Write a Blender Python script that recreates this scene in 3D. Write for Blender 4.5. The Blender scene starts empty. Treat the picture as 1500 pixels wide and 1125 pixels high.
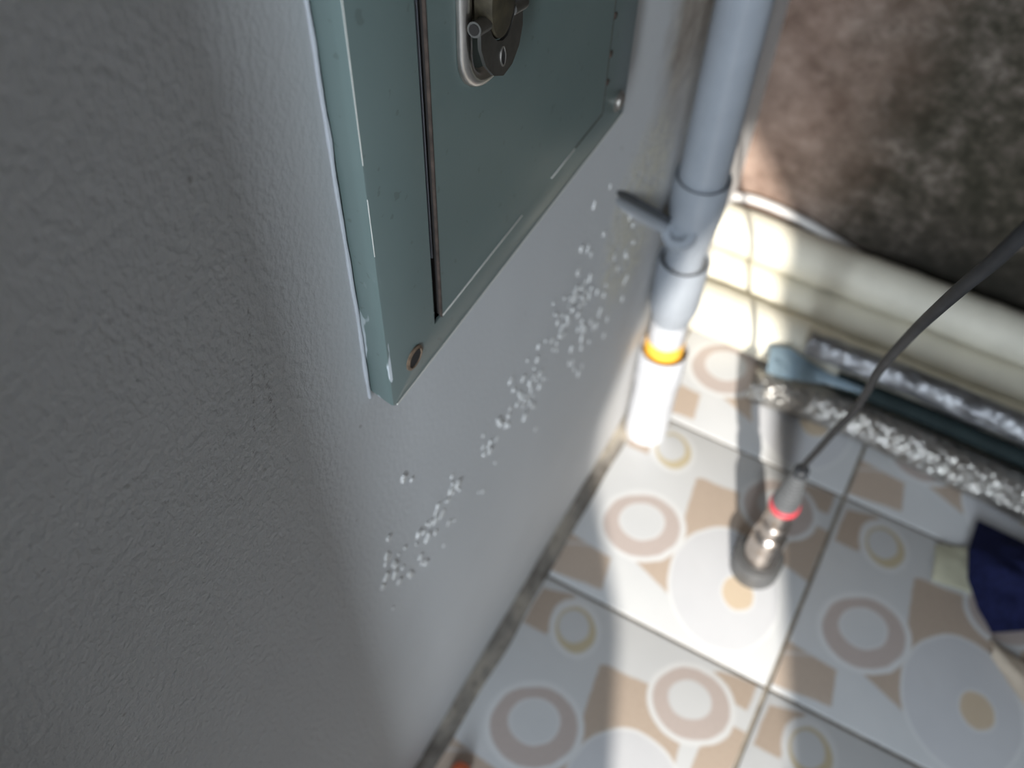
import bpy, bmesh, math, random
from mathutils import Vector, Matrix, Euler, noise
from math import sin, cos, pi, radians, sqrt

# ------------------------------------------------------------------ camera, sky, sun, exposure
C = bpy.context.scene.collection
sc = bpy.context.scene
cam_data = bpy.data.cameras.new('camera')
cam = bpy.data.objects.new('camera', cam_data); C.objects.link(cam)
cam.location = (0.223, 0.0, 1.141)
cam.rotation_euler = (0.64065934, -0.02186803, 0.50616909)
cam_data.sensor_width = 36.0
cam_data.lens = 36.0*1440/1500
cam_data.clip_start = 0.02
cam_data.dof.use_dof = True
cam_data.dof.focus_distance = 0.47
cam_data.dof.aperture_fstop = 6.5
sc.camera = cam

sc.view_settings.view_transform = 'Standard'
sc.view_settings.look = 'None'
sc.view_settings.gamma = 1.0
sc.view_settings.use_curve_mapping = False
sc.view_settings.exposure = 0.0

SUN_AZ = Vector((-0.383, 0.924, 0.0))       # the way the sunlight travels over the floor
SUN_EL = radians(31)
sun_d = bpy.data.lights.new('sun', 'SUN')
sun = bpy.data.objects.new('sun', sun_d); C.objects.link(sun)
travel = Vector((SUN_AZ.x*cos(SUN_EL), SUN_AZ.y*cos(SUN_EL), -sin(SUN_EL)))
sun.rotation_euler = travel.to_track_quat('-Z', 'Y').to_euler()
sun_d.energy = 6.6
sun_d.color = (1.0, 0.95, 0.87)
sun_d.angle = radians(0.6)

world = bpy.data.worlds.new('sky'); sc.world = world
world.use_nodes = True
wn = world.node_tree
wn.nodes['Background'].inputs['Color'].default_value = (0.92, 0.95, 1.0, 1)
wn.nodes['Background'].inputs['Strength'].default_value = 0.18

# cool fill lamp added behind the camera; the rear wall has no doorway
fill_d = bpy.data.lights.new('rear_fill_lamp', 'AREA')
fill_l = bpy.data.objects.new('rear_fill_lamp', fill_d); C.objects.link(fill_l)
fill_d.shape = 'RECTANGLE'; fill_d.size = 0.17; fill_d.size_y = 1.7
fill_d.energy = 40.0
fill_d.color = (0.79, 0.89, 1.0)
fill_l.location = (0.56, -1.40, 1.25)
fill_l.rotation_euler = (radians(90), 0, 0)

# ------------------------------------------------------------------ helpers
def obj(name, bm, mat, parent=None, smooth=True, angle=40):
    me = bpy.data.meshes.new(name)
    bmesh.ops.recalc_face_normals(bm, faces=bm.faces)
    bm.to_mesh(me); bm.free()
    if mat is not None:
        me.materials.append(mat)
    if smooth:
        for p in me.polygons: p.use_smooth = True
        me.set_sharp_from_angle(angle=radians(angle))
    o = bpy.data.objects.new(name, me); C.objects.link(o)
    if parent is not None: o.parent = parent
    return o

def thing(name, label, cat, loc=(0, 0, 0), group=None):
    o = bpy.data.objects.new(name, None); C.objects.link(o)
    o.location = loc; o.empty_display_size = 0.05
    o['label'] = label; o['category'] = cat
    if group: o['group'] = group
    bpy.context.view_layer.update()
    return o

def tag(o, label, cat, group=None):
    o['label'] = label; o['category'] = cat
    if group: o['group'] = group
    return o

def struct(name, bm, mat, smooth=False):
    o = obj(name, bm, mat, smooth=smooth); o['kind'] = 'structure'
    return o

def adopt(o, parent):
    """parent a part whose mesh is in world coordinates"""
    o.parent = parent
    o.matrix_parent_inverse = Matrix.Translation(parent.location).inverted()
    return o

def box(bm, lo, hi, bevel=0.0, seg=2):
    r = bmesh.ops.create_cube(bm, size=1.0)
    c = [(a+b)/2 for a, b in zip(lo, hi)]; s = [b-a for a, b in zip(lo, hi)]
    for v in r['verts']:
        v.co = Vector((c[0]+v.co.x*s[0], c[1]+v.co.y*s[1], c[2]+v.co.z*s[2]))
    if bevel:
        es = list({e for v in r['verts'] for e in v.link_edges})
        bmesh.ops.bevel(bm, geom=es, offset=bevel, segments=seg, profile=0.5, affect='EDGES')

def frame_of(d):
    d = d.normalized()
    a = Vector((0, 0, 1)) if abs(d.z) < 0.9 else Vector((1, 0, 0))
    u = d.cross(a).normalized(); w = d.cross(u).normalized()
    return u, w

def tube(bm, pts, rad, n=20, caps=True, wob=None):
    """swept tube; rad number or list; wob(i, k, t) -> radius factor"""
    pts = [Vector(p) for p in pts]
    m = len(pts)
    if not hasattr(rad, '__len__'): rad = [rad]*m
    rings = []
    d0 = (pts[1]-pts[0]).normalized(); u, w = frame_of(d0)
    for i, p in enumerate(pts):
        d = (pts[min(i+1, m-1)]-pts[max(i-1, 0)]).normalized()
        u = (u - d*u.dot(d)).normalized(); w = d.cross(u).normalized()
        ring = []
        for k in range(n):
            a = 2*pi*k/n
            f = wob(i, k, a) if wob else 1.0
            ring.append(bm.verts.new(p + (u*cos(a)+w*sin(a))*rad[i]*f))
        rings.append(ring)
    for i in range(m-1):
        for k in range(n):
            bm.faces.new((rings[i][k], rings[i][(k+1) % n], rings[i+1][(k+1) % n], rings[i+1][k]))
    if caps:
        bm.faces.new(rings[0][::-1]); bm.faces.new(rings[-1])
    return rings

def lathe(bm, prof, centre, axis=(0, 0, 1), n=40, close=False):
    """prof: list of (r, h) along the axis"""
    c = Vector(centre); ax = Vector(axis).normalized(); u, w = frame_of(ax)
    rings = []
    for r, h in prof:
        if r < 1e-6:
            rings.append([bm.verts.new(c+ax*h)])
        else:
            rings.append([bm.verts.new(c+ax*h+(u*cos(2*pi*k/n)+w*sin(2*pi*k/n))*r) for k in range(n)])
    seq = list(zip(rings[:-1], rings[1:]))
    if close: seq.append((rings[-1], rings[0]))
    for A, B in seq:
        for k in range(n):
            a, b = A[k % len(A)], A[(k+1) % len(A)]
            c2, d = B[(k+1) % len(B)], B[k % len(B)]
            vs = []
            for v in (a, b, c2, d):
                if v not in vs: vs.append(v)
            if len(vs) >= 3: bm.faces.new(vs)

def smoothpath(pts, n=8):
    P = [Vector(p) for p in pts]; out = []
    for i in range(len(P)-1):
        p0 = P[max(i-1, 0)]; p1 = P[i]; p2 = P[i+1]; p3 = P[min(i+2, len(P)-1)]
        for k in range(n):
            t = k/n
            out.append(0.5*((2*p1)+(p2-p0)*t+(2*p0-5*p1+4*p2-p3)*t*t+(3*p1-p0-3*p2+p3)*t**3))
    out.append(P[-1]); return out

def extrude_outline(bm, pts, origin, U, V, N, depth):
    """closed 2D outline pts in axes U, V extruded by depth along N"""
    o = Vector(origin); U = Vector(U); V = Vector(V); N = Vector(N)
    a = [bm.verts.new(o+U*x+V*y) for x, y in pts]
    b = [bm.verts.new(o+U*x+V*y+N*depth) for x, y in pts]
    bm.faces.new(a[::-1]); top = bm.faces.new(b)
    n = len(pts)
    for i in range(n):
        bm.faces.new((a[i], a[(i+1) % n], b[(i+1) % n], b[i]))
    return top

# ------------------------------------------------------------------ node material kit
class Mat:
    def __init__(self, name, base=(0.5, 0.5, 0.5), rough=0.6, metal=0.0, spec=0.5):
        self.m = bpy.data.materials.new(name); self.m.use_nodes = True
        self.t = self.m.node_tree; self.n = self.t.nodes; self.l = self.t.links
        self.b = self.n['Principled BSDF']
        self.b.inputs['Base Color'].default_value = (*base, 1)
        self.b.inputs['Roughness'].default_value = rough
        self.b.inputs['Metallic'].default_value = metal
        self.b.inputs['Specular IOR Level'].default_value = spec
        self.tc = self.n.new('ShaderNodeTexCoord')
    def put(self, sock, v):
        if hasattr(v, 'is_output'): self.l.new(v, sock)
        else:
            sock.default_value = v if not (isinstance(v, tuple) and len(v) == 3 and sock.type == 'RGBA') else (*v, 1)
    def math(self, op, a, b=None, c=None, clamp=False):
        nd = self.n.new('ShaderNodeMath'); nd.operation = op; nd.use_clamp = clamp
        self.put(nd.inputs[0], a)
        if b is not None: self.put(nd.inputs[1], b)
        if c is not None: self.put(nd.inputs[2], c)
        return nd.outputs[0]
    def noise(self, scale, detail=3, rough=0.55, coord='Object', vec=None, stretch=None):
        nd = self.n.new('ShaderNodeTexNoise')
        nd.inputs['Scale'].default_value = scale; nd.inputs['Detail'].default_value = detail
        nd.inputs['Roughness'].default_value = rough
        v = vec or self.tc.outputs[coord]
        if stretch:
            mp = self.n.new('ShaderNodeMapping'); mp.inputs['Scale'].default_value = stretch
            self.l.new(v, mp.inputs['Vector']); v = mp.outputs[0]
        self.l.new(v, nd.inputs['Vector'])
        return nd.outputs['Fac']
    def ramp(self, fac, stops, interp='LINEAR'):
        nd = self.n.new('ShaderNodeValToRGB'); nd.color_ramp.interpolation = interp
        el = nd.color_ramp.elements
        while len(el) < len(stops): el.new(0.5)
        for e, (p, c) in zip(el, stops):
            e.position = p; e.color = (*c, 1) if len(c) == 3 else c
        self.l.new(fac, nd.inputs[0]); return nd.outputs[0]
    def step(self, v, lo, hi):
        nd = self.n.new('ShaderNodeMapRange'); nd.interpolation_type = 'SMOOTHSTEP'
        self.put(nd.inputs['Value'], v)
        nd.inputs['From Min'].default_value = lo; nd.inputs['From Max'].default_value = hi
        return nd.outputs[0]
    def mix(self, f, a, b):
        nd = self.n.new('ShaderNodeMix'); nd.data_type = 'RGBA'
        self.put(nd.inputs[0], f); self.put(nd.inputs[6], a); self.put(nd.inputs[7], b)
        return nd.outputs[2]
    def xyz(self, coord='Object', vec=None):
        nd = self.n.new('ShaderNodeSeparateXYZ'); self.l.new(vec or self.tc.outputs[coord], nd.inputs[0])
        return nd.outputs
    def color(self, c): self.put(self.b.inputs['Base Color'], c); return self
    def rough(self, c): self.put(self.b.inputs['Roughness'], c); return self
    def bump(self, h, strength=0.3, dist=0.002):
        nd = self.n.new('ShaderNodeBump'); nd.inputs['Strength'].default_value = strength
        nd.inputs['Distance'].default_value = dist
        self.l.new(h, nd.inputs['Height']); self.l.new(nd.outputs[0], self.b.inputs['Normal']); return self

def simple(name, base, rough=0.6, metal=0.0, var=0.12, scale=40, bump=0.0, bdist=0.001, spec=0.5):
    m = Mat(name, base, rough, metal, spec)
    f = m.noise(scale, 4)
    d = tuple(x*(1-var) for x in base); l = tuple(min(1, x*(1+var)) for x in base)
    m.color(m.ramp(f, [(0.3, d), (0.7, l)]))
    if bump: m.bump(f, bump, bdist)
    return m.m

# ---- white painted plaster of the left wall (object space = world space)
def wall_paint():
    m = Mat('white_wall_paint', rough=0.75, spec=0.3)
    x, y, z = m.xyz()
    stip = m.noise(235, 3, 0.5, stretch=(1, 1, 0.75))
    fine = m.noise(420, 2, 0.5)
    wide = m.noise(3.5, 3)
    col = m.ramp(wide, [(0.3, (0.555, 0.56, 0.562)), (0.7, (0.615, 0.62, 0.622))])
    # hairline cracks running down the paint, each with its own place
    wig = m.noise(28, 3, 0.6)
    dots = m.step(m.noise(300, 4, 0.8), 0.51, 0.62)
    def crack(y0, k, z0, z1, wdt):
        c = m.math('SUBTRACT', y, m.math('MULTIPLY_ADD', m.math('SUBTRACT', z, z1), k, y0))
        c = m.math('ADD', c, m.math('MULTIPLY', m.math('SUBTRACT', wig, 0.5), 0.010))
        line = m.math('SUBTRACT', 1.0, m.step(m.math('ABSOLUTE', c), wdt*0.3, wdt))
        a = m.math('MULTIPLY', m.step(z, z0-0.005, z0+0.005), m.math('SUBTRACT', 1.0, m.step(z, z1-0.004, z1+0.004)))
        return m.math('MULTIPLY', m.math('MULTIPLY', line, a), dots)
    cr = m.math('MAXIMUM', crack(0.187, 0.22, 0.727, 0.828, 0.0012), crack(0.189, 0.15, 0.742, 0.79, 0.0030))
    col = m.mix(m.math('MULTIPLY', cr, 0.55), col, (0.10, 0.085, 0.08))
    # horizontal scratch
    h = m.math('SUBTRACT', z, m.math('MULTIPLY_ADD', m.math('SUBTRACT', y, 0.108), -1.5, 0.785))
    h = m.math('ADD', h, m.math('MULTIPLY', m.math('SUBTRACT', wig, 0.5), 0.012))
    hl = m.math('SUBTRACT', 1.0, m.step(m.math('ABSOLUTE', h), 0.0006, 0.0018))
    hm = m.math('MULTIPLY', m.step(y, 0.105, 0.110), m.math('SUBTRACT', 1.0, m.step(y, 0.145, 0.150)))
    hl = m.math('MULTIPLY', m.math('MULTIPLY', hl, hm), dots)
    col = m.mix(m.math('MULTIPLY', hl, 0.35), col, (0.15, 0.13, 0.12))
    # small dark pits
    pit = m.step(m.noise(110, 1, 0.4), 0.77, 0.83)
    col = m.mix(m.math('MULTIPLY', pit, 0.45), col, (0.2, 0.18, 0.17))
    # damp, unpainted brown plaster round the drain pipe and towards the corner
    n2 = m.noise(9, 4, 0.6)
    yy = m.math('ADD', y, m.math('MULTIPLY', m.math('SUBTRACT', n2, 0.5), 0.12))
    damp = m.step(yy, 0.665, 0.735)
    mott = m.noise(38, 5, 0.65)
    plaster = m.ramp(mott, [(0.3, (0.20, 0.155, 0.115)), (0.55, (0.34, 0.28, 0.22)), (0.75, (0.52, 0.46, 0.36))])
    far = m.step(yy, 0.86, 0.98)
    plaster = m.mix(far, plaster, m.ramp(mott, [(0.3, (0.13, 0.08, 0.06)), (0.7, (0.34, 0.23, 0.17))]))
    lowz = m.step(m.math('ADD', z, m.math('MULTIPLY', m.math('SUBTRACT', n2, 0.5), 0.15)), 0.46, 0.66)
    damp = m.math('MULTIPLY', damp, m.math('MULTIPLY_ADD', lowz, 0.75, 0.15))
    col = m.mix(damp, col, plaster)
    # rough pale lime bloom beside the branch pipe
    dy = m.math('DIVIDE', m.math('SUBTRACT', y, 0.685), 0.085)
    dz = m.math('DIVIDE', m.math('SUBTRACT', z, 0.47), 0.125)
    rr = m.math('ADD', m.math('MULTIPLY', dy, dy), m.math('MULTIPLY', dz, dz))
    bl = m.math('MULTIPLY', m.math('SUBTRACT', 1.0, m.step(rr, 0.3, 1.2)), m.step(m.noise(60, 4, 0.7), 0.36, 0.60))
    col = m.mix(m.math('MULTIPLY', bl, 0.8), col, (0.66, 0.625, 0.51))
    # grime just above the floor
    gr = m.math('MULTIPLY', m.math('SUBTRACT', 1.0, m.step(z, 0.006, 0.030)), m.step(m.noise(30, 4, 0.65), 0.35, 0.6))
    col = m.mix(m.math('MULTIPLY', gr, 0.6), col, (0.13, 0.115, 0.10))
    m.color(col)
    flat = m.math('MULTIPLY_ADD', m.step(y, 0.17, 0.24), -0.88, 1.0)
    h = m.math('MULTIPLY', m.math('ADD', stip, m.math('MULTIPLY', fine, 0.25)), flat)
    h = m.math('ADD', h, m.math('MULTIPLY', bl, 0.3))
    m.bump(h, 0.9, 0.0028)
    return m.m

def mouldy_wall():
    m = Mat('mouldy_concrete', rough=0.9, spec=0.2)
    x, y, z = m.xyz()
    a = m.noise(4.5, 6, 0.62); b = m.noise(17, 6, 0.7); c = m.noise(70, 4, 0.6)
    f = m.math('ADD', m.math('MULTIPLY', a, 0.36), m.math('ADD', m.math('MULTIPLY', b, 0.42), m.math('MULTIPLY', c, 0.30)))
    col = m.ramp(f, [(0.43, (0.030, 0.029, 0.019)), (0.51, (0.064, 0.056, 0.041)), (0.57, (0.112, 0.094, 0.076)), (0.65, (0.235, 0.20, 0.168))])
    pink = m.math('SUBTRACT', 1.0, m.step(m.math('ADD', x, m.math('MULTIPLY', m.math('SUBTRACT', a, 0.5), 0.25)), 0.03, 0.22))
    pk = m.ramp(b, [(0.3, (0.20, 0.125, 0.095)), (0.7, (0.50, 0.36, 0.29))])
    col = m.mix(m.math('MULTIPLY', pink, 0.75), col, pk)
    # black mould creeping up from the pipes
    mo = m.math('SUBTRACT', 1.0, m.step(m.math('ADD', z, m.math('MULTIPLY', m.math('SUBTRACT', b, 0.5), 0.16)), 0.13, 0.30))
    mo = m.math('MULTIPLY', mo, m.step(x, 0.10, 0.28))
    col = m.mix(m.math('MULTIPLY', mo, 0.85), col, (0.022, 0.020, 0.016))
    m.color(col); m.bump(f, 0.5, 0.004)
    return m.m

# ---- printed glazed floor tile: every tile carries the same print (UV 0..1 over the tile)
def tile_print():
    m = Mat('printed_tile_glaze', rough=0.38, spec=0.4)
    uvn = m.tc.outputs['UV']
    wob = m.n.new('ShaderNodeTexNoise'); wob.inputs['Scale'].default_value = 9; wob.inputs['Detail'].default_value = 2
    m.l.new(uvn, wob.inputs['Vector'])
    u, v, _ = m.xyz('UV')
    du = m.math('MULTIPLY', m.math('SUBTRACT', wob.outputs['Fac'], 0.5), 0.018)
    u = m.math('ADD', u, du); v = m.math('SUBTRACT', v, du)
    S = 0.006
    def ell(cx, cy, rx, ry, rot=0.0, s=S):
        ca, sa = cos(rot), sin(rot)
        a = m.math('SUBTRACT', u, cx); b = m.math('SUBTRACT', v, cy)
        p = m.math('DIVIDE', m.math('ADD', m.math('MULTIPLY', a, ca), m.math('MULTIPLY', b, sa)), rx)
        q = m.math('DIVIDE', m.math('SUBTRACT', m.math('MULTIPLY', b, ca), m.math('MULTIPLY', a, sa)), ry)
        d = m.math('SQRT', m.math('ADD', m.math('MULTIPLY', p, p), m.math('MULTIPLY', q, q)))
        k = s/min(rx, ry)
        return m.math('SUBTRACT', 1.0, m.step(d, 1-k, 1+k))
    def poly(pts):
        """convex polygon, counter-clockwise"""
        r = None
        for i in range(len(pts)):
            x0, y0 = pts[i]; x1, y1 = pts[(i+1) % len(pts)]
            L = sqrt((x1-x0)**2+(y1-y0)**2); nx, ny = -(y1-y0)/L, (x1-x0)/L
            d = m.math('ADD', m.math('MULTIPLY', u, nx), m.math('MULTIPLY_ADD', v, ny, -(x0*nx+y0*ny)))
            st = m.step(d, -S, S)
            r = st if r is None else m.math('MINIMUM', r, st)
        return r
    speck = m.noise(70, 4, 0.6, coord='UV')
    soft = m.noise(4, 3, 0.5, coord='UV')
    white = m.mix(soft, (0.53, 0.535, 0.54), (0.61, 0.61, 0.605))
    pale = (0.64, 0.64, 0.635)
    brown = m.mix(speck, (0.39, 0.305, 0.240), (0.50, 0.41, 0.335))
    pink = m.mix(speck, (0.42, 0.35, 0.32), (0.51, 0.44, 0.405))
    cream = m.mix(speck, (0.50, 0.395, 0.285), (0.60, 0.49, 0.36))
    ochre = m.mix(speck, (0.47, 0.395, 0.255), (0.58, 0.50, 0.345))
    col = white
    for pts in ([(0.0, 0.02), (0.24, 0.045), (0.215, 0.20), (0.0, 0.225)],
                [(0.02, 0.77), (0.13, 0.77), (0.16, 0.985), (0.02, 0.95)],
                [(0.27, 0.60), (0.45, 0.30), (0.47, 0.17), (0.80, 0.55), (0.76, 0.80), (0.40, 0.775), (0.27, 0.70)],
                [(0.31, 0.24), (0.49, 0.17), (0.52, 0.45), (0.40, 0.45)],
                [(0.86, 0.55), (1.0, 0.52), (1.0, 0.80), (0.86, 0.80)],
                [(0.70, 0.90), (0.97, 0.88), (0.97, 1.0), (0.82, 0.985)]):
        col = m.mix(poly(pts), col, brown)
    # thin pale contour beside the lower white field
    arc = m.math('SUBTRACT', ell(0.20, -0.10, 0.335, 0.335), ell(0.20, -0.10, 0.322, 0.322))
    col = m.mix(m.math('MULTIPLY', arc, 0.5, clamp=True), col, (0.56, 0.565, 0.57))
    # upper right ring
    col = m.mix(ell(0.765, 0.80, 0.178, 0.165), col, pale)
    col = m.mix(ell(0.765, 0.80, 0.155, 0.143), col, pink)
    col = m.mix(ell(0.755, 0.81, 0.088, 0.080), col, white)
    # large white oval with its cream yolk
    col = m.mix(ell(0.695, 0.315, 0.292, 0.243, 2.0), col, pale)
    col = m.mix(ell(0.695, 0.315, 0.280, 0.231, 2.0), col, m.mix(soft, (0.50, 0.50, 0.515), (0.585, 0.585, 0.595)))
    col = m.mix(ell(0.755, 0.317, 0.090, 0.074, 2.1), col, pale)
    col = m.mix(ell(0.755, 0.317, 0.080, 0.066, 2.1), col, cream)
    # pink ring
    col = m.mix(ell(0.262, 0.415, 0.197, 0.182, 0.5), col, pale)
    col = m.mix(ell(0.262, 0.415, 0.172, 0.157, 0.5), col, pink)
    col = m.mix(ell(0.255, 0.432, 0.103, 0.092, 0.5), col, pale)
    col = m.mix(ell(0.255, 0.432, 0.095, 0.084, 0.5), col, white)
    # small ochre ring
    col = m.mix(ell(0.222, 0.852, 0.132, 0.108, 2.2), col, pale)
    col = m.mix(ell(0.226, 0.848, 0.102, 0.083, 2.2), col, ochre)
    col = m.mix(ell(0.213, 0.858, 0.074, 0.065, 2.2), col, white)
    # wear and dirt
    dirt = m.step(m.noise(7, 5, 0.7), 0.55, 0.80)
    col = m.mix(m.math('MULTIPLY', dirt, 0.18), col, (0.30, 0.28, 0.26))
    chip = m.step(m.noise(24, 2, 0.5), 0.745, 0.775)
    col = m.mix(m.math('MULTIPLY', chip, 0.5), col, (0.20, 0.17, 0.15))
    m.color(col)
    m.bump(m.noise(55, 3, 0.5, coord='UV'), 0.10, 0.0008)
    return m.m

def cabinet_paint():
    m = Mat('sage_green_enamel', rough=0.34, spec=0.5)
    w = m.noise(6, 3)
    col = m.ramp(w, [(0.3, (0.122, 0.166, 0.158)), (0.7, (0.142, 0.188, 0.178))])
    sp = m.step(m.noise(150, 2, 0.4), 0.70, 0.74)
    col = m.mix(m.math('MULTIPLY', sp, 0.35), col, (0.06, 0.07, 0.06))
    wh = m.step(m.noise(60, 3, 0.6, stretch=(1, 1, 0.30)), 0.55, 0.575)
    x, y, z = m.xyz()
    side = m.math('MULTIPLY', m.math('SUBTRACT', 1.0, m.step(y, 0.2562, 0.2566)), m.math('SUBTRACT', 1.0, m.step(z, 0.70, 0.80)))
    col = m.mix(m.math('MULTIPLY', wh, side), col, (0.60, 0.64, 0.66))
    m.color(col)
    m.rough(m.ramp(m.noise(5, 3), [(0.3, (0.30,)*3), (0.7, (0.42,)*3)]))
    m.bump(m.noise(12, 2, 0.4), 0.12, 0.002)
    return m.m

M = {}
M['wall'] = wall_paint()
M['back'] = mouldy_wall()
M['tile'] = tile_print()
M['grout'] = simple('dirty_grout', (0.26, 0.225, 0.18), 0.95, var=0.35, scale=45, bump=0.4)
M['fillet'] = None
M['concrete'] = simple('plain_plaster', (0.22, 0.21, 0.20), 0.9, var=0.15, scale=8)
M['green'] = cabinet_paint()
M['dark'] = simple('gap_hole_shade', (0.018, 0.015, 0.013), 0.9, var=0.4, scale=30)  # near-black standing in for shade inside the door gap and holes
M['rust'] = simple('rusty_edge', (0.060, 0.042, 0.032), 0.8, var=0.5, scale=120)
M['caulk'] = simple('white_caulk', (0.50, 0.52, 0.55), 0.6, var=0.08, scale=60, bump=0.3)
M['cream_edge'] = simple('cream_bead_highlight', (0.70, 0.68, 0.62), 0.5, var=0.06)  # cream for the bottom bead and the painted edge highlights
M['steel'] = simple('worn_stainless', (0.50, 0.48, 0.45), 0.28, 1.0, var=0.15, scale=60, bump=0.05)
M['flapsteel'] = simple('dull_stainless', (0.20, 0.19, 0.175), 0.48, 1.0, var=0.2, scale=90, bump=0.05)
M['bronze'] = simple('tarnished_bronze', (0.052, 0.042, 0.024), 0.6, 0.4, var=0.4, scale=140, bump=0.2)
M['screw'] = simple('dull_zinc', (0.36, 0.33, 0.30), 0.45, 0.8, var=0.3, scale=200)
M['rustring'] = simple('rust_stain', (0.19, 0.13, 0.085), 0.8, var=0.4, scale=220)
M['pvc'] = simple('grey_pipe_plastic', (0.325, 0.35, 0.385), 0.34, var=0.06, scale=25, bump=0.03)
M['gapshade'] = simple('joint_gap_shade', (0.135, 0.135, 0.135), 0.6, var=0.3, scale=60)  # dark colour standing in for the shaded gaps at the pipe joints
M['standpipe'] = simple('pale_pipe_plastic', (0.56, 0.57, 0.60), 0.4, var=0.08, scale=40)
M['orange'] = simple('orange_pipe_plastic', (0.86, 0.47, 0.06), 0.5, var=0.12, scale=60)
M['wrap'] = simple('ivory_pipe_wrap', (0.74, 0.70, 0.585), 0.6, var=0.10, scale=14, bump=0.12, bdist=0.003)
M['cablewhite'] = simple('white_cable_jacket', (0.62, 0.60, 0.58), 0.5, var=0.1)
M['black'] = simple('black_rubber_and_shade', (0.028, 0.031, 0.036), 0.42, var=0.2, scale=60)
M['cable'] = simple('dark_grey_cable_jacket', (0.021, 0.021, 0.022), 0.6, var=0.2, scale=60, spec=0.12)
M['sensor'] = simple('brushed_sensor_steel', (0.46, 0.41, 0.37), 0.30, 1.0, var=0.1, scale=50)
M['sensorbase'] = simple('dark_sensor_metal', (0.115, 0.115, 0.115), 0.45, 0.3, var=0.15)
M['red'] = simple('red_band', (0.62, 0.06, 0.08), 0.45, var=0.1)
M['greyplug'] = simple('grey_connector', (0.15, 0.155, 0.16), 0.5, 0.3, var=0.1)
M['navy'] = simple('navy_cloth', (0.010, 0.013, 0.052), 0.9, var=0.35, scale=160, bump=0.3, spec=0.2)
M['creamfoam'] = simple('cream_scrap', (0.52, 0.50, 0.37), 0.8, var=0.1, scale=40, bump=0.2)
M['beige'] = simple('beige_scrap', (0.50, 0.42, 0.33), 0.8, var=0.1, scale=40, bump=0.2)
M['teal'] = simple('dark_teal_rubber', (0.016, 0.026, 0.027), 0.7, var=0.2, spec=0.2)
M['bluefilm'] = simple('pale_blue_film', (0.40, 0.52, 0.60), 0.35, var=0.15, scale=30)
M['redplastic'] = simple('orange_red_plastic', (0.62, 0.13, 0.05), 0.45, var=0.1)
M['flake'] = simple('lime_flake', (0.68, 0.67, 0.645), 0.7, var=0.06, scale=60)

def fillet_mat():
    m = Mat('wall_foot_mortar', rough=0.9, spec=0.2)
    a = m.noise(14, 5, 0.65, stretch=(1, 0.6, 1)); b = m.noise(50, 4, 0.6)
    col = m.ramp(a, [(0.34, (0.055, 0.048, 0.042)), (0.5, (0.22, 0.20, 0.175)), (0.66, (0.42, 0.37, 0.30))])
    col = m.mix(m.math('MULTIPLY', m.step(b, 0.5, 0.65), 0.4), col, (0.10, 0.085, 0.07))
    m.color(col); m.bump(b, 0.5, 0.002); return m.m
M['fillet'] = fillet_mat()

def foil_mat(name, cell, rough, col0, col1, strength):
    m = Mat(name, rough=rough, metal=0.92)
    vo = m.n.new('ShaderNodeTexVoronoi'); vo.inputs['Scale'].default_value = cell
    m.l.new(m.tc.outputs['Object'], vo.inputs['Vector'])
    nz = m.noise(18, 4)
    m.color(m.ramp(nz, [(0.3, col0), (0.7, col1)]))
    h = m.math('ADD', m.math('MULTIPLY', vo.outputs['Distance'], -0.7), m.math('MULTIPLY', nz, 0.6))
    m.bump(h, strength, 0.006)
    return m.m
M['foil'] = foil_mat('bubble_foil', 105, 0.36, (0.36, 0.335, 0.30), (0.55, 0.53, 0.50), 1.0)
M['foilsmooth'] = foil_mat('smooth_foil', 60, 0.46, (0.22, 0.22, 0.23), (0.38, 0.38, 0.39), 1.0)

# ------------------------------------------------------------------ the setting
WZ, WY0, WY1 = 1.30, 0.15, 1.10      # opening added to the unseen right wall to let fill light in
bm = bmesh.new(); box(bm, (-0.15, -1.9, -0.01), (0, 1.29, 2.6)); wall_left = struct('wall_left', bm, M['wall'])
bm = bmesh.new(); box(bm, (-0.15, 1.14, -0.01), (1.75, 1.29, 2.6)); wall_back = struct('wall_back', bm, M['back'])
bm = bmesh.new(); box(bm, (1.60, -1.9, -0.01), (1.75, 1.14, WZ)); box(bm, (1.60, -1.9, WZ), (1.75, WY0, 2.6)); box(bm, (1.60, WY1, WZ), (1.75, 1.14, 2.6))
struct('wall_right', bm, M['concrete'])
bm = bmesh.new(); box(bm, (-0.15, -1.9, 2.6), (1.75, 1.29, 2.7)); struct('ceiling', bm, M['concrete'])
# unseen rear wall, its arched opening shaped to mask the sun into a patch
def rear_sun_mask():
    bm = bmesh.new()
    y0, y1 = -1.52, -1.50
    outline = [(0.955, 0.6), (0.955, 1.30), (0.905, 1.42), (0.905, 1.54), (0.955, 1.735), (0.985, 1.85), (1.03, 1.94), (1.085, 2.00), (1.180, 1.88),
               (1.180, 0.6)]
    X0, X1, Z0, Z1 = 0.0, 1.60, -0.01, 2.6
    def prism(pts):
        extrude_outline(bm, pts, (0, y0, 0), (1, 0, 0), (0, 0, 1), (0, 1, 0), y1-y0)
    left = [(X0, Z0), (outline[0][0], Z0)] + outline[:5] + [(outline[4][0], Z1), (X0, Z1)]
    prism(left)
    prism([outline[4]] + outline[5:9] + [(outline[8][0], Z1), (outline[4][0], Z1)])
    prism([(outline[8][0], Z0), (X1, Z0), (X1, Z1), (outline[8][0], Z1)])
    prism([(outline[0][0], Z0), (outline[9][0], Z0), (outline[9][0], 0.6), (outline[0][0], 0.6)])
    return bm
struct('wall_rear_sun_mask', rear_sun_mask(), M['concrete'])
# unseen pier added behind the camera to shade the left wall's near end
bm = bmesh.new(); box(bm, (0.0, -0.22, 0), (0.092, -0.03, 2.6)); struct('shade_pier', bm, M['wall'])

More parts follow.
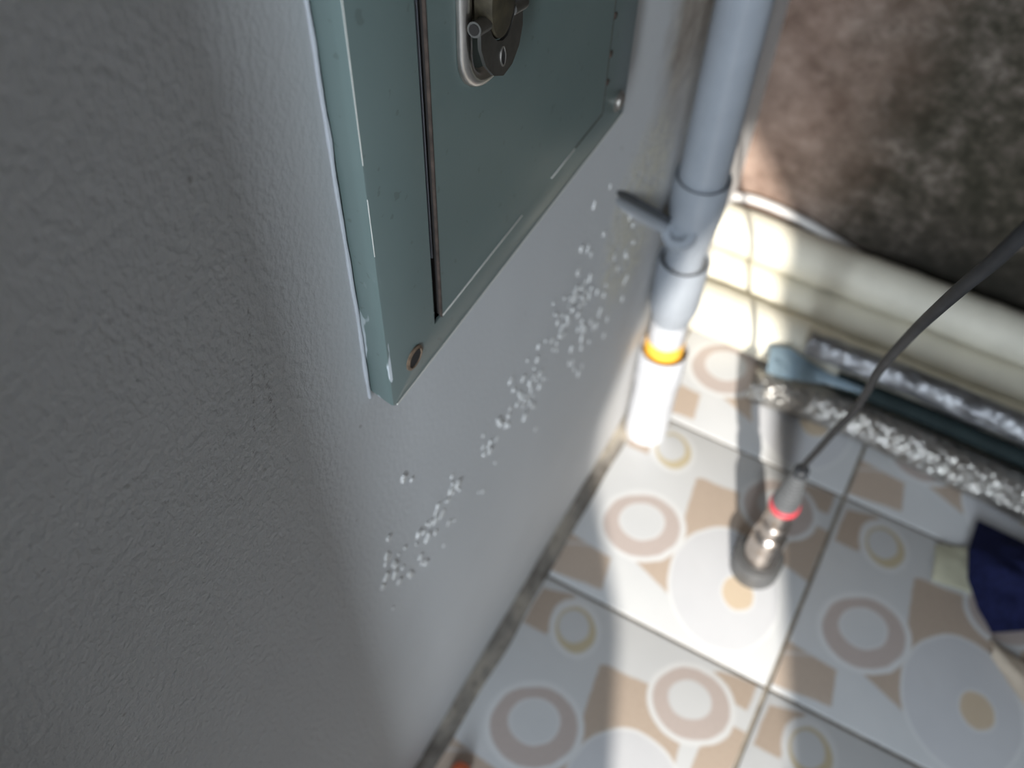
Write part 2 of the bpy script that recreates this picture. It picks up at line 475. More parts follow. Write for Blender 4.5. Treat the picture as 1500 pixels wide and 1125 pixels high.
floor_bm = bmesh.new(); box(floor_bm, (-0.15, -1.9, -0.08), (1.75, 1.29, -0.0035))
floor = struct('floor', floor_bm, M['grout'])
def make_tile_mesh():
    bm = bmesh.new(); s = 0.2945
    box(bm, (0, 0, -0.006), (s, s, 0.0), bevel=0.0018, seg=2)
    uvl = bm.loops.layers.uv.new('UVMap')
    for f in bm.faces:
        for lp in f.loops:
            lp[uvl].uv = (lp.vert.co.x/s, lp.vert.co.y/s)
    return bm
rnd = random.Random(4)
tile0 = None
for i in range(0, 6):
    for j in range(-5, 4):
        x = 0.0125+0.2995*i+0.0025; y = 0.5145+0.2995*(j-1)+0.0025
        if tile0 is None:
            t = obj('tile', make_tile_mesh(), M['tile'], floor, angle=30); tile0 = t
        else:
            t = tile0.copy(); C.objects.link(t); t.parent = floor
        t.location = (x, y, rnd.uniform(-0.0004, 0.0004))
        t.rotation_euler = (rnd.uniform(-.001, .001), rnd.uniform(-.001, .001), rnd.uniform(-.001, .001))

# mortar fillet along the foot of the left wall
def fillet():
    bm = bmesh.new(); rings = []
    n = 160
    for i in range(n+1):
        y = -1.0+2.13*i/n
        k = noise.noise((y*18, 0, 0))*0.003; k2 = noise.noise((y*11, 5, 0))*0.004
        rings.append([bm.verts.new((-0.004, y, -0.005)), bm.verts.new((-0.002, y, 0.014+k)), bm.verts.new((0.006, y, 0.006+k*0.5)),
                      bm.verts.new((0.012+k2*0.4, y, 0.0028)), bm.verts.new((0.0185+k2, y, 0.0006)), bm.verts.new((0.019+k2, y, -0.005))])
    for a, b in zip(rings[:-1], rings[1:]):
        for k in range(len(a)):
            bm.faces.new((a[k], a[(k+1) % 6], b[(k+1) % 6], b[k]))
    bm.faces.new(rings[0]); bm.faces.new(rings[-1][::-1])
    return bm
o = struct('trim_1', fillet(), M['fillet'], smooth=True)

# lime flakes (efflorescence) blistering off the paint in a slanting band
def flakes():
    bm = bmesh.new(); r = random.Random(11)
    def flake(y, z, a, b, tilt):
        vs = []
        n = 9
        for k in range(n):
            t = 2*pi*k/n; f = r.uniform(0.72, 1.15)
            p = cos(t)*a*f; q = sin(t)*b*f
            vs.append((y+p*cos(tilt)-q*sin(tilt), z+p*sin(tilt)+q*cos(tilt)))
        h = r.uniform(0.0008, 0.0018)
        lo = [bm.verts.new((-0.0005, p, q)) for p, q in vs]
        cy = sum(p for p, q in vs)/n; cz = sum(q for p, q in vs)/n
        hi = [bm.verts.new((h, cy+(p-cy)*0.7, cz+(q-cz)*0.7)) for p, q in vs]
        bm.faces.new(hi)
        for k in range(n): bm.faces.new((lo[k], lo[(k+1) % n], hi[(k+1) % n], hi[k]))
    core = [(0.24, 0.475), (0.29, 0.46), (0.33, 0.453), (0.38, 0.45), (0.42, 0.452), (0.47, 0.455), (0.52, 0.475), (0.56, 0.50), (0.62, 0.47)]
    hubs = [(0.245, 0.47), (0.262, 0.455), (0.300, 0.458), (0.322, 0.452), (0.345, 0.46), (0.375, 0.452), (0.395, 0.458), (0.42, 0.446), (0.445, 0.462),
            (0.47, 0.455), (0.475, 0.44), (0.50, 0.46), (0.515, 0.49), (0.545, 0.49), (0.565, 0.475)]
    for k in range(150):
        if r.random() < 0.72:
            y, z = r.choice(hubs); y += r.gauss(0, 0.010); z += r.gauss(0, 0.017)
        else:
            t = r.random()*(len(core)-1); i = int(t); f = t-i
            y = core[i][0]*(1-f)+core[i+1][0]*f+r.gauss(0, 0.012); z = core[i][1]*(1-f)+core[i+1][1]*f+r.gauss(-0.015, 0.035)
        s = r.choice((0.0018, 0.0024, 0.003, 0.0036, 0.0046))*r.uniform(0.8, 1.15)
        flake(y, z, s*r.uniform(0.75, 1.15), s*r.uniform(0.75, 1.25), r.uniform(-0.9, -0.3))
    for y, z, s in ((0.275, 0.565, 0.0045), (0.284, 0.550, 0.0026), (0.549, 0.545, 0.004), (0.567, 0.580, 0.004), (0.60, 0.575, 0.0035),
                    (0.565, 0.53, 0.004), (0.575, 0.515, 0.004), (0.245, 0.50, 0.004), (0.25, 0.52, 0.0035)):
        flake(y, z, s*0.7, s*1.3, -0.2)
    for k in range(38):
        y = r.uniform(0.55, 0.69); z = r.uniform(0.33, 0.50)
        s = r.uniform(0.002, 0.005); flake(y, z, s*0.7, s*1.5, r.uniform(-0.3, 0.1))
    return bm
fl = obj('lime_flakes', flakes(), M['flake'], wall_left, smooth=False); fl['kind'] = 'stuff'

# ------------------------------------------------------------------ green metal cabinet
cab = thing('wall_cabinet', 'sage green painted metal cabinet with inset door, mounted on the white wall', 'cabinet', (0, 0.41, 0.682))
XF = 0.0170
L_, R_, B_, T_ = 0.2540, 0.5620, 0.6830, 1.14       # outer edges of the frame
DL, DR, DB, DT = 0.3080, 0.5185, 0.7120, 1.11       # door
GL = 0.3000                                          # left edge of the open gap
def cabinet_frame():
    bm = bmesh.new()
    # front flange as a ring with rounded outer edge turned back to the wall
    def ring(pts): return [bm.verts.new(p) for p in pts]
    def loop(x, e, cr, hole=False):
        # rounded rectangle, e = inset
        y0, y1, z0, z1 = L_-0.0+e, R_-e, B_+e, T_-e
        out = []
        for cy, cz, a0 in ((y1-cr, z1-cr, 0), (y0+cr, z1-cr, 90), (y0+cr, z0+cr, 180), (y1-cr, z0+cr, 270)):
            for k in range(6):
                a = radians(a0+90*k/5); out.append((x, cy+cr*cos(a), cz+cr*sin(a)))
        return ring(out)
    def hole(x):
        out = []
        y0, y1, z0, z1 = GL, DR+0.0008, DB-0.0008, DT+0.001; cr = 0.0006
        for cy, cz, a0 in ((y1-cr, z1-cr, 0), (y0+cr, z1-cr, 90), (y0+cr, z0+cr, 180), (y1-cr, z0+cr, 270)):
            for k in range(6):
                a = radians(a0+90*k/5); out.append((x, cy+cr*cos(a), cz+cr*sin(a)))
        return ring(out)
    loops = [loop(-0.001, 0.0022, 0.004), loop(0.010, 0.0008, 0.004), loop(0.0150, 0.0002, 0.004), loop(0.0165, 0.0006, 0.004),
             loop(XF, 0.0018, 0.0035), hole(XF), hole(XF-0.0015), loop(XF-0.0015, 0.005, 0.004)]
    for a, b in zip(loops[:-1], loops[1:]):
        n = len(a)
        for k in range(n): bm.faces.new((a[k], a[(k+1) % n], b[(k+1) % n], b[k]))
    return bm
adopt(obj('frame', cabinet_frame(), M['green'], angle=50), cab)
bm = bmesh.new(); box(bm, (0.0005, L_+0.01, B_+0.008), (0.0020, R_-0.01, T_-0.01)); adopt(obj('box_interior', bm, M['dark']), cab)
# bluish strip painting in the light caught deep in the gap
bm = bmesh.new(); box(bm, (0.0085, DL-0.0016, DB+0.045), (0.0138, DL-0.0007, DT), 0.0003, 1)
o = adopt(obj('lit_gap_strip', bm, simple('gap_light_tint', (0.33, 0.36, 0.42), 0.45, 0.3)), cab); o['label'] = 'bluish painted light inside the door gap'
def door_sheet():
    bm = bmesh.new(); ny, nz = 24, 30
    g = []
    for i in range(ny+1):
        row = []
        for j in range(nz+1):
            y = DL+(DR-DL)*i/ny; z = DB+(DT-DB)*j/nz
            bulge = 0.0008*sin(pi*i/ny)*sin(pi*min(1, j/nz*1.2))+0.0004*sin(j*0.9)*sin(pi*i/ny)
            row.append(bm.verts.new((XF+0.0004+bulge, y, z)))
        g.append(row)
    for i in range(ny):
        for j in range(nz): bm.faces.new((g[i][j], g[i+1][j], g[i+1][j+1], g[i][j+1]))
    border = [g[i][0] for i in range(ny+1)] + [g[ny][j] for j in range(1, nz+1)] + [g[i][nz] for i in range(ny-1, -1, -1)] + [g[0][j] for j in range(nz-1, 0, -1)]
    back = [bm.verts.new((v.co.x-0.010, v.co.y, v.co.z)) for v in border]
    n = len(border)
    for k in range(n): bm.faces.new((border[k], back[k], back[(k+1) % n], border[(k+1) % n]))
    bm.faces.new(back)
    return bm
door = adopt(obj('door', door_sheet(), M['green'], angle=35), cab)
bm = bmesh.new(); box(bm, (0.0160, DL-0.0010, DB-0.0015), (XF+0.0006, DL-0.0002, DT))
o = adopt(obj('door_edge', bm, M['rust']), cab); o['label'] = 'rusty brown edge of the door'
bm = bmesh.new(); box(bm, (0.0060, DL-0.0008, DB), (0.0160, DL-0.0002, DT)); o = adopt(obj('door_side', bm, M['dark']), cab); o['label'] = 'side of the door inside the gap, coloured black for the shade'  # black stands in for the shade within the gap
bm = bmesh.new(); box(bm, (XF-0.0004, DL, DB-0.0011), (XF+0.0010, DL+0.095, DB-0.0001), 0.0002, 1)
box(bm, (XF-0.0004, DL+0.135, DB-0.0011), (XF+0.0010, DL+0.168, DB-0.0001), 0.0002, 1)
o = adopt(obj('door_foot_highlight', bm, M['cream_edge']), cab); o['label'] = 'bright highlight painted along the foot of the door'  # edge highlight put in as cream strips
bm = bmesh.new(); box(bm, (XF-0.0006, DL+0.170, DB-0.0012), (XF+0.0006, DR, DB-0.0001)); box(bm, (XF-0.0006, DR, DB), (XF+0.0005, DR+0.0009, DT))
for z in (0.735, 0.757, 0.785, 0.83, 0.87):
    lathe(bm, [(0, 0.0012), (0.0022, 0.0009), (0.0026, 0), ], (XF, DR+0.003, z), (1, 0, 0), 12)
adopt(obj('hinge_seam', bm, M['rust']), cab)
# highlight on the left flange crease, painted in as pale strips
bm = bmesh.new(); box(bm, (0.0160, L_+0.0006, 0.861), (0.0168, L_+0.0011, 1.0), 0.0002, 1); box(bm, (0.0160, L_+0.0006, 0.806), (0.0168, L_+0.0010, 0.842), 0.0002, 1)
o = adopt(obj('crease_highlight', bm, M['cream_edge']), cab); o['label'] = 'pale painted highlight along the left crease of the frame'
# caulk: left side bead with a lump, and a thin cream bead under the frame
def caulk_left():
    bm = bmesh.new(); pts = []; rad = []
    for i in range(60):
        z = 0.6835+0.39*i/59
        pts.append((0.0005+noise.noise((z*40, 2, 0))*0.0004, L_+0.0004+noise.noise((z*22, 0, 0))*0.0009, z))
        rad.append(0.0011*(1+0.6*noise.noise((z*50, 3, 1))))
    tube(bm, pts, rad, 8); return bm
o = adopt(obj('caulk_bead', caulk_left(), M['caulk']), cab)
def caulk_bottom():
    bm = bmesh.new(); pts = []; rad = []
    for i in range(50):
        y = 0.2575+0.302*i/49
        pts.append((XF-0.0002, y, B_+0.0013+noise.noise((y*30, 1, 0))*0.0003)); rad.append(0.0008*(1+0.3*noise.noise((y*60, 2, 0))))
    tube(bm, pts, rad, 6); return bm
adopt(obj('caulk_bead', caulk_bottom(), M['cream_edge']), cab)
# screws
def screw(y, z, tilt=0.0, hole=True):
    bm = bmesh.new(); lathe(bm, [(0.0078, 0.0), (0.0080, 0.0010), (0.0062, 0.0016), (0.0058, 0.0010)], (XF-0.0002, y, z), (1, 0, 0), 28)
    s = adopt(obj('screw', bm, M['rustring'] if hole else M['screw']), cab)
    bm = bmesh.new()
    if hole: lathe(bm, [(0.0060, 0.0004), (0.0054, 0.0010), (0.0, 0.0010)], (XF, y, z), (1, 0, 0), 24)
    else: lathe(bm, [(0.0060, 0.0004), (0.0056, 0.0028), (0.0030, 0.0038), (0.0, 0.0040)], (XF, y, z), (1, 0, 0), 24)
    h = adopt(obj('screw_head', bm, M['dark'] if hole else M['screw']), cab)
    h.parent = s; h.matrix_parent_inverse = Matrix.Identity(4)
    s['label'] = 'rust ringed empty screw hole' if hole else 'dull zinc screw at the lower right corner'
    return s
screw(0.2775, 0.7055); screw(0.5475, 0.7030, hole=False)

# lock: oval stainless dish, tilted flap with a drop-shaped hole, bronze knob
YC, ZC, AW, ZT = 0.3580, 0.8685, 0.0275, 0.945
def stadium(a, n=14):
    out = []
    for k in range(n+1):
        t = pi*k/n; out.append((YC+a*cos(t), ZT+a*sin(t)))
    for k in range(n+1):
        t = pi+pi*k/n; out.append((YC+a*cos(t), ZC+a*sin(t)))
    return out
def dish():
    bm = bmesh.new(); loops = []
    for a, x in ((AW, 0.0), (AW, 0.0012), (AW-0.0012, 0.0032), (AW-0.0040, 0.0046), (AW-0.0068, 0.0042), (AW-0.0078, 0.0026), (AW-0.0095, -0.0010), (AW-0.016, -0.0026)):
        loops.append([bm.verts.new((XF+0.0008+x, y, z)) for y, z in stadium(a)])
    for A, B in zip(loops[:-1], loops[1:]):
        n = len(A)
        for k in range(n): bm.faces.new((A[k], A[(k+1) % n], B[(k+1) % n], B[k]))
    bm.faces.new(loops[-1])
    return bm
lock = adopt(obj('lock_plate', dish(), M['steel'], angle=60), cab); lock['label'] = 'oval stainless steel lock dish'
TILT = radians(-13)
FC = Vector((XF+0.0095, 0.3540, 0.8790))
def flap():
    bm = bmesh.new()
    pts = []
    W = 0.0205
    pts += [(-W, 0.004), (-W*0.99, -0.008), (-W*0.80, -0.0165), (-W*0.45, -0.0232), (0, -0.0262), (W*0.45, -0.0232), (W*0.80, -0.0165), (W*0.99, -0.008), (W, 0.004)]
    # cut-out round the knob
    for k in range(9):
        t = pi*k/8; pts.append((0.0124*cos(t), 0.004-0.0135*sin(t)))
    c, s = cos(TILT), sin(TILT)
    U = (0, c, s); V = (-0.16, -s*0.987, c*0.987)
    extrude_outline(bm, pts, FC, U, V, (1, 0, 0), 0.0018)
    bmesh.ops.triangulate(bm, faces=[f for f in bm.faces if len(f.verts) > 4])
    return bm
fp = obj('lock_flap', flap(), M['flapsteel'], angle=30)
fp.parent = lock
def local(y, z, x=0.0):
    c, s = cos(TILT), sin(TILT)
    return Vector((FC.x+x-0.16*z, FC.y+y*c-z*s, FC.z+y*s+z*c))
for y0, y1 in ((-0.0222, -0.0120), (0.0120, 0.0245)):
    bm = bmesh.new(); tube(bm, [local(y0, 0.001, -.0005), local(y1, 0.001, -.0005)], 0.0036, 16)
    o = obj('hinge_pin', bm, M['flapsteel']); o.parent = lock
bm = bmesh.new(); tube(bm, [local(-0.0226, 0.001, -.0005), local(-0.0221, 0.001, -.0005)], 0.0026, 16)
o = obj('pin_bore', bm, M['dark']); o.parent = lock
bm = bmesh.new(); kc = Vector((FC.x, FC.y-0.0005, FC.z+0.0120)); lathe(bm, [(0.0120, -0.008), (0.0120, 0.0012), (0.0113, 0.0030), (0.0088, 0.0040), (0, 0.0044)], kc, (1, 0, 0.0), 36)
for v in bm.verts: v.co.z = kc.z+(v.co.z-kc.z)*1.75
o = obj('lock_knob', bm, M['bronze']); o.parent = lock; o['label'] = 'tarnished bronze turning knob'
def drop_ring():
    bm = bmesh.new(); pts = []
    for k in range(17):
        t = 2*pi*k/16
        w = 0.0022*(1-0.35*max(0, cos(t)))
        pts.append(local(sin(t)*w, -0.0165+cos(t)*0.0045, 0.0018))
    tube(bm, pts, 0.0006, 6, caps=False); return bm
o = obj('keyhole_rim', drop_ring(), M['steel']); o.parent = lock
bm = bmesh.new(); vs = []
for k in range(16):
    t = 2*pi*k/16; vs.append(bm.verts.new(local(sin(t)*0.0018, -0.0165+cos(t)*0.0040, 0.0021)))
bm.faces.new(vs); r_ = bmesh.ops.extrude_face_region(bm, geom=bm.faces[:])
for v in [g for g in r_['geom'] if isinstance(g, bmesh.types.BMVert)]: v.co.x -= 0.0012
o = obj('keyhole', bm, M['dark']); o.parent = lock

# ------------------------------------------------------------------ grey drain pipe
PX, PY = 0.0310, 0.787
dp = thing('drain_pipe', 'grey plastic drain pipe with wye branch, standing in the corner beside the green cabinet', 'pipe', (PX, PY, 0.16))
def adopt_new(name, bm, mat, parent, **k): return adopt(obj(name, bm, mat, **k), parent)
bm = bmesh.new(); lathe(bm, [(0.0256, 0.430), (0.0256, 2.59), (0.0232, 2.59), (0.0232, 0.430)], (PX, PY, 0), n=48, close=True)
adopt_new('pipe', bm, M['pvc'], dp)
def wye():
    bm = bmesh.new()
    lathe(bm, [(0.0268, 0.448), (0.0278, 0.4565), (0.0296, 0.4580), (0.0300, 0.4560), (0.0300, 0.420), (0.0288, 0.405), (0.0272, 0.392), (0.0256, 0.378), (0.0232, 0.358),
               (0.0222, 0.345), (0.0222, 0.300), (0.0200, 0.300), (0.0200, 0.430), (0.0262, 0.432)], (PX, PY, 0), n=48, close=True)
    return bm
adopt_new('wye_fitting', wye(), M['pvc'], dp)
bm = bmesh.new(); lathe(bm, [(0.0255, 0.449), (0.0255, 0.4566), (0.0284, 0.4566), (0.0284, 0.449)], (PX, PY, 0), n=48, close=True)
o = adopt_new('gap_shade_ring', bm, M['gapshade'], dp); o['label'] = 'dark ring painting the shaded gap at the joint'
bdir = Vector((-0.035, -0.69, 0.72)).normalized()
bo = Vector((PX-0.004, PY+0.004, 0.365))
bm = bmesh.new(); lathe(bm, [(0.0180, 0.0), (0.0180, 0.030), (0.0194, 0.033), (0.0194, 0.046), (0.0186, 0.048), (0.0100, 0.048), (0.0100, 0.042), (0.0, 0.042)], bo, bdir, 32)
adopt_new('branch_socket', bm, M['pvc'], dp)
b0 = Vector((-0.010, 0.598, 0.566)); b1 = Vector((0.0065, 0.772, 0.385))
bm = bmesh.new(); tube(bm, [b0, b0.lerp(b1, 0.5), b1], 0.0082, 18)
o = adopt_new('branch_pipe', bm, M['pvc'], dp); o['label'] = 'thin branch pipe coming out of the wall'
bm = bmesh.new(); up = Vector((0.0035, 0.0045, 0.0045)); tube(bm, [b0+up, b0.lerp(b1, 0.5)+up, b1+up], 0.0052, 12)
o = adopt_new('shade_strip', bm, M['black'], dp); o['label'] = 'dark strip for the shaded upper edge of the thin branch pipe'  # dark tube standing in for shade along the branch pipe's upper edge
bm = bmesh.new(); lathe(bm, [(0.0256, 0.318), (0.0268, 0.3345), (0.0294, 0.3365), (0.0298, 0.334), (0.0298, 0.268), (0.0290, 0.258), (0.0246, 0.240), (0.0236, 0.234), (0.0215, 0.234), (0.0215, 0.316)], (PX, PY, 0), n=48, close=True)
adopt_new('lower_socket', bm, M['pvc'], dp)
bm = bmesh.new(); lathe(bm, [(0.0221, 0.316), (0.0221, 0.333), (0.0272, 0.333), (0.0262, 0.316)], (PX, PY, 0), n=48, close=True)
o = adopt_new('gap_shade_ring', bm, M['gapshade'], dp); o['label'] = 'dark ring painting the shaded gap at the joint'
bm = bmesh.new(); lathe(bm, [(0.0232, 0.246), (0.0232, 0.150), (0.0218, 0.148), (0.0208, 0.150), (0.0208, 0.246)], (PX, PY, 0), n=40, close=True)
adopt_new('spigot', bm, M['standpipe'], dp)
bm = bmesh.new(); lathe(bm, [(0.0234, 0.150), (0.0246, 0.152), (0.0246, 0.193), (0.0234, 0.195)], (PX, PY, 0), n=40, close=True)
o = adopt_new('sealing_ring', bm, M['orange'], dp); o['label'] = 'orange sealing ring at the pipe end'
st = thing('floor_standpipe', 'short pale plastic standpipe rising from the floor, holding the end of the drain pipe', 'pipe', (PX, PY, 0))
SX, SY = PX+0.0020, PY-0.004
bm = bmesh.new(); lathe(bm, [(0.0300, -0.004), (0.0300, 0.006), (0.0295, 0.020), (0.0290, 0.110), (0.0305, 0.115), (0.0308, 0.178), (0.0304, 0.180), (0.0292, 0.179), (0.0288, 0.172), (0.0284, -0.004)], (SX, SY, 0), n=48)
adopt_new('tube', bm, M['standpipe'], st)

# ------------------------------------------------------------------ wrapped pipes along the back wall
def wrapped(y, z, r, seed, x0=-0.01, x1=1.58):
    bm = bmesh.new(); pts = []; rad = []
    n = 110
    for i in range(n+1):
        x = x0+(x1-x0)*i/n
        k = noise.noise((x*6, seed*7.1, 0)); k2 = noise.noise((x*9, seed*3.3, 4))
        amp = 1.0 if x > 0.1 else 1.6
        pts.append((x, y+k*0.003*amp, z+max(k2*0.002*amp, -0.0005)))
        rad.append(r*(1+0.035*noise.noise((x*14, seed, 2))*amp)+(0.0007 if (i % 4) == 0 else 0))
    tube(bm, pts, rad, 30)
    return bm
g = 'ivory wrapped pipes along the back wall'
tag(obj('wrapped_pipe', wrapped(0.997, 0.0405, 0.039, 1), M['wrap']), 'ivory wrapped pipe nearest the camera, lying on the tiles before the other two', 'pipe', g)
tag(obj('wrapped_pipe', wrapped(1.0790, 0.0405, 0.038, 2), M['wrap']), 'ivory wrapped pipe in the middle, sunk between the front and the top pipe', 'pipe', g)
tag(obj('wrapped_pipe', wrapped(1.0990, 0.1125, 0.034, 3), M['wrap']), 'topmost ivory wrapped pipe, against the stained back wall', 'pipe', g)
bm = bmesh.new(); tube(bm, smoothpath([(-0.005, 1.121, 0.150), (0.03, 1.123, 0.157), (0.08, 1.126, 0.153), (0.13, 1.1285, 0.142), (0.20, 1.1325, 0.118), (0.28, 1.1325, 0.090), (0.38, 1.1325, 0.075)], 8), 0.0070, 14)
tag(obj('white_cable', bm, M['cablewhite']), 'thin white cable lying behind the topmost wrapped pipe against the stained wall', 'cable')

# ------------------------------------------------------------------ foil insulation
def foil_tube(pts, r0, r1, seed, amp, per=1.0):
    path = smoothpath(pts, 22); m = len(path)
    rad = [r0+(r1-r0)*i/(m-1) for i in range(m)]
    bm = bmesh.new()
    def wob(i, k, a):
        p = path[i]
        q = Vector((p.x*per*55, cos(a)*2.2*per, sin(a)*2.2*per+seed))
        big = noise.noise(Vector((p.x*14, cos(a)*1.3, sin(a)*1.3+seed*3)))
        return 1+amp*noise.noise(q)+amp*1.2*big
    rings = tube(bm, path, rad, 36, caps=False, wob=wob)
    for ring, di in ((rings[0], path[1]-path[0]), (rings[-1], path[-2]-path[-1])):
        c = sum((v.co for v in ring), Vector())/len(ring); d = di.normalized()
        inner = [bm.verts.new(c+(v.co-c)*0.72) for v in ring]
        deep = [bm.verts.new(c+(v.co-c)*0.66+d*0.05) for v in ring]
        n = len(ring)
        for k in range(n):
            bm.faces.new((ring[k], ring[(k+1) % n], inner[(k+1) % n], inner[k]))
            bm.faces.new((inner[k], inner[(k+1) % n], deep[(k+1) % n], deep[k]))
        bm.faces.new(deep)
    return bm
tag(obj('foil_insulation', foil_tube([(0.138, 0.908, 0.027), (0.19, 0.914, 0.028), (0.275, 0.920, 0.030), (0.375, 0.915, 0.032), (0.486, 0.906, 0.034), (0.60, 0.898, 0.035), (0.78, 0.885, 0.036)], 0.023, 0.032, 3, 0.04), M['foil']),
    'bubbly silver foil insulation tube with an open end, lying on the patterned tiles', 'insulation', 'silver foil insulation tubes')
tag(obj('foil_insulation', foil_tube([(0.185, 0.962, 0.094), (0.30, 0.966, 0.092), (0.40, 0.966, 0.091), (0.52, 0.962, 0.091), (0.66, 0.955, 0.090), (0.80, 0.95, 0.09)], 0.0175, 0.0235, 9, 0.10, 0.9), M['foilsmooth']),
    'smoother grey foil tube resting between the bubbly foil and the ivory pipes', 'insulation', 'silver foil insulation tubes')
bm = bmesh.new(); tube(bm, smoothpath([(0.24, 0.949, 0.058), (0.34, 0.949, 0.060), (0.45, 0.946, 0.061), (0.60, 0.941, 0.062), (0.80, 0.932, 0.062)], 8), 0.0122, 18)
tag(obj('rubber_hose', bm, M['teal']), 'dark teal rubber hose in the gap between the two foil tubes', 'hose')
def film():
    bm = bmesh.new(); g = []
    rows = [((0.140, 0.952, 0.068), (0.150, 0.915, 0.055)), ((0.165, 0.953, 0.078), (0.176, 0.914, 0.060)), ((0.190, 0.949, 0.074), (0.198, 0.921, 0.060)), ((0.225, 0.946, 0.070), (0.23, 0.930, 0.064)), ((0.275, 0.945, 0.068), (0.277, 0.938, 0.065))]
    for a, b in rows:
        a = Vector(a); b = Vector(b); row = []
        for k in range(5):
            p = a.lerp(b, k/4); p.z += 0.004*sin(pi*k/4)+0.002*noise.noise(p*60); row.append(bm.verts.new(p))
        g.append(row)
    for i in range(len(g)-1):
        for k in range(4): bm.faces.new((g[i][k], g[i+1][k], g[i+1][k+1], g[i][k+1]))
    r = bmesh.ops.solidify(bm, geom=bm.faces[:], thickness=0.0015)
    return bm
tag(obj('plastic_scrap', film(), M['bluefilm']), 'pale blue plastic scrap tucked behind the open end of the bubbly foil tube', 'plastic scrap')

# ------------------------------------------------------------------ leak detector sensor
sx, sy = 0.2425, 0.6540
sen = thing('leak_sensor', 'steel leak sensor with red band and dark cable, upright on the sunlit tiles', 'sensor', (sx, sy, 0))
def part(name, prof, mat, n=40):
    bm = bmesh.new(); lathe(bm, prof, (sx, sy, 0), n=n); return adopt(obj(name, bm, mat, angle=35), sen)
part('base', [(0, 0.0005), (0.0295, 0.0005), (0.0310, 0.002), (0.0310, 0.034), (0.0296, 0.0365), (0.0200, 0.0380), (0.0, 0.0385)], M['sensorbase'])
part('body', [(0.0212, 0.038), (0.0212, 0.066), (0.0200, 0.069), (0.0205, 0.072), (0.0205, 0.090), (0.0192, 0.093), (0.0150, 0.097), (0.0150, 0.108), (0.0172, 0.111), (0.0172, 0.122), (0.0150, 0.125), (0.0150, 0.134), (0.0165, 0.137), (0.0165, 0.158), (0.0150, 0.160), (0, 0.160)], M['sensor'])
o = part('band', [(0.0166, 0.1585), (0.0178, 0.1595), (0.0178, 0.1655), (0.0166, 0.1665), (0, 0.1665)], M['red']); o['label'] = 'red band'
prof = [(0.0150, 0.166), (0.0160, 0.169), (0.0160, 0.176)]
h = 0.176
for k in range(8):
    r = 0.0152-0.0008*k
    prof += [(r, h), (r, h+0.0038), (r-0.0018, h+0.0042), (r-0.0018, h+0.0062)]; h += 0.0064
prof += [(0.0075, h), (0.0060, h+0.004), (0, h+0.004)]
part('strain_relief', prof, M['greyplug'])
part('collar', [(0.0060, h+0.001), (0.0086, h+0.002), (0.0086, h+0.011), (0.0060, h+0.013), (0.0, h+0.013)], M['black'])
cable_pts = [(sx, sy, h), (sx, sy, h+0.02), (0.247, 0.632, 0.308), (0.2525, 0.6045, 0.385), (0.2575, 0.577, 0.452), (0.2575, 0.545, 0.520), (0.2560, 0.507, 0.592), (0.2585, 0.444, 0.699), (0.261, 0.374, 0.802), (0.264, 0.341, 0.854), (0.267, 0.315, 0.900), (0.276, 0.27, 0.985), (0.30, 0.22, 1.06), (0.36, 0.15, 1.12), (0.50, 0.05, 1.10), (0.62, -0.02, 0.85)]
bm = bmesh.new(); tube(bm, smoothpath(cable_pts, 8), 0.0034, 14)
o = adopt(obj('cable', bm, M['cable']), sen); o['label'] = 'dark cable rising towards the camera'

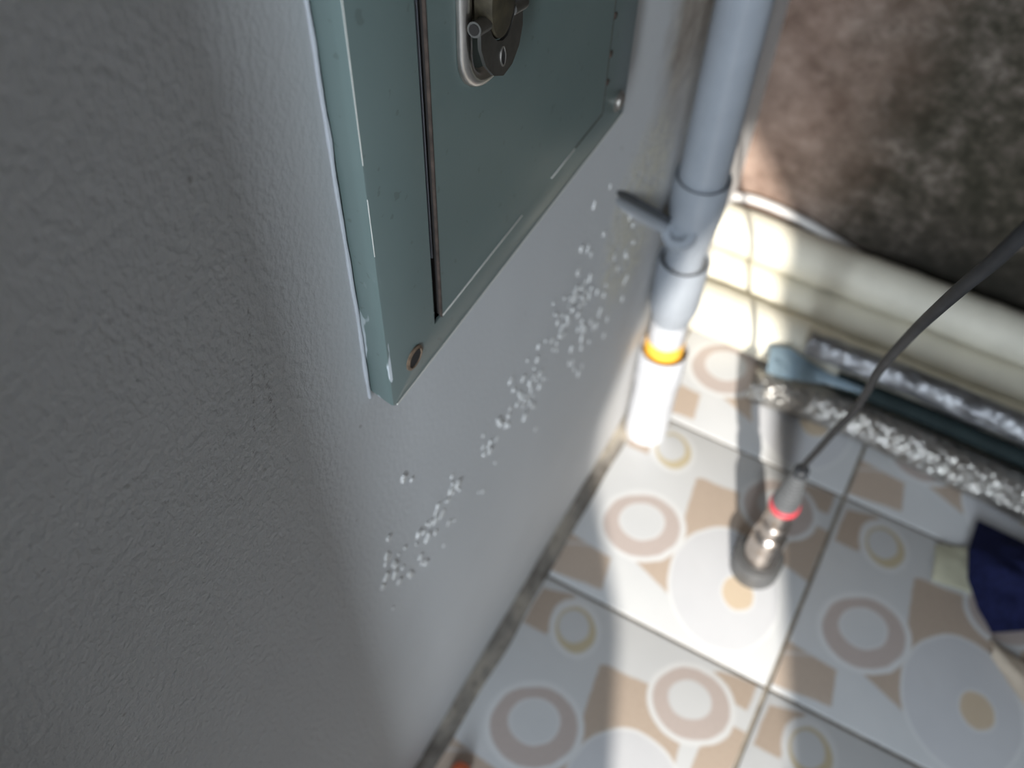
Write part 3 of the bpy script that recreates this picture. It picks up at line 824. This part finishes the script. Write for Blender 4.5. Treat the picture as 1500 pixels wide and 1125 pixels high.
# ------------------------------------------------------------------ navy cloth and cream scraps
def sheet(outline_fn, nu, nv, thick):
    bm = bmesh.new(); g = []
    for i in range(nu+1):
        g.append([bm.verts.new(outline_fn(i/nu, j/nv)) for j in range(nv+1)])
    for i in range(nu):
        for j in range(nv): bm.faces.new((g[i][j], g[i+1][j], g[i+1][j+1], g[i][j+1]))
    bmesh.ops.recalc_face_normals(bm, faces=bm.faces)
    bmesh.ops.solidify(bm, geom=bm.faces[:], thickness=thick)
    return bm
def navy(u, v):
    # folded over a ridge; the left hem runs from the far corner to the near one
    K = [(0.0, (0.4750, 0.856, 0.016)), (0.30, (0.4700, 0.795, 0.034)), (0.55, (0.4800, 0.757, 0.030)), (0.80, (0.5060, 0.730, 0.016)), (1.0, (0.5300, 0.714, 0.006))]
    for (t0, p0), (t1, p1) in zip(K[:-1], K[1:]):
        if v <= t1: break
    f = (v-t0)/(t1-t0); L = Vector(p0).lerp(Vector(p1), f)
    Rr = Vector((0.66, 0.848-0.05*v, 0.010+0.055*math.exp(-((v-0.40)/0.25)**2)))
    p = L.lerp(Rr, u)
    p.z += (0.018*sin(v*9+u*2.0)*u*(1-v)+0.010*noise.noise((u*6, v*6, 3)))*min(1, u*4)*min(1, (1-v)*5)*min(1, v*6)
    p.z = max(p.z, 0.005); return p
o = obj('navy_cloth', sheet(navy, 30, 30, 0.004), M['navy'])
tag(o, 'dark navy cloth bundle folded on the tiles at the right edge', 'cloth')
def scrap1(u, v):
    A = Vector((0.437, 0.800, 0)); B = Vector((0.446, 0.748, 0)); Cc = Vector((0.53, 0.762, 0)); D = Vector((0.52, 0.838, 0))
    p = (A*(1-u)+D*u)*(1-v)+(B*(1-u)+Cc*u)*v
    p.z = 0.005+0.006*sin(pi*v)*(1-u)*0.8+0.002*noise.noise((u*6, v*6, 0)); return p
tag(obj('cream_scrap', sheet(scrap1, 14, 10, 0.0035), M['creamfoam']), 'cream coloured scrap poking out from under the left of the navy cloth', 'scrap')
def scrap2(u, v):
    A = Vector((0.530, 0.706, 0)); B = Vector((0.535, 0.682, 0)); Cc = Vector((0.70, 0.545, 0)); D = Vector((0.72, 0.66, 0))
    p = (A*(1-u)+D*u)*(1-v)+(B*(1-u)+Cc*u)*v
    p.z = 0.005+0.014*sin(pi*v)*(0.5+0.5*u)+0.003*noise.noise((u*6, v*4, 2)); return p
tag(obj('beige_scrap', sheet(scrap2, 14, 12, 0.004), M['beige']), 'beige scrap lying in front of the navy cloth, cut by the right edge', 'scrap')

# orange-red grip just entering the frame at the bottom
gr = thing('tool_grip', 'orange red plastic tool grip on the floor at the foot of the wall', 'tool', (0.05, 0.17, 0.012))
bm = bmesh.new(); lathe(bm, [(0, 0.0), (0.006, 0.001), (0.010, 0.005), (0.0115, 0.012), (0.0115, 0.03), (0.0100, 0.034), (0.0115, 0.038), (0.0115, 0.10), (0.009, 0.105), (0, 0.106)], (0.045, 0.262, 0.0125), (0.15, -1, 0), 24)
adopt(obj('grip', bm, M['redplastic']), gr)
bm = bmesh.new(); tube(bm, [(0.0595, 0.162, 0.0125), (0.073, 0.07, 0.0125)], 0.004, 12)
adopt(obj('shaft', bm, M['steel']), gr)
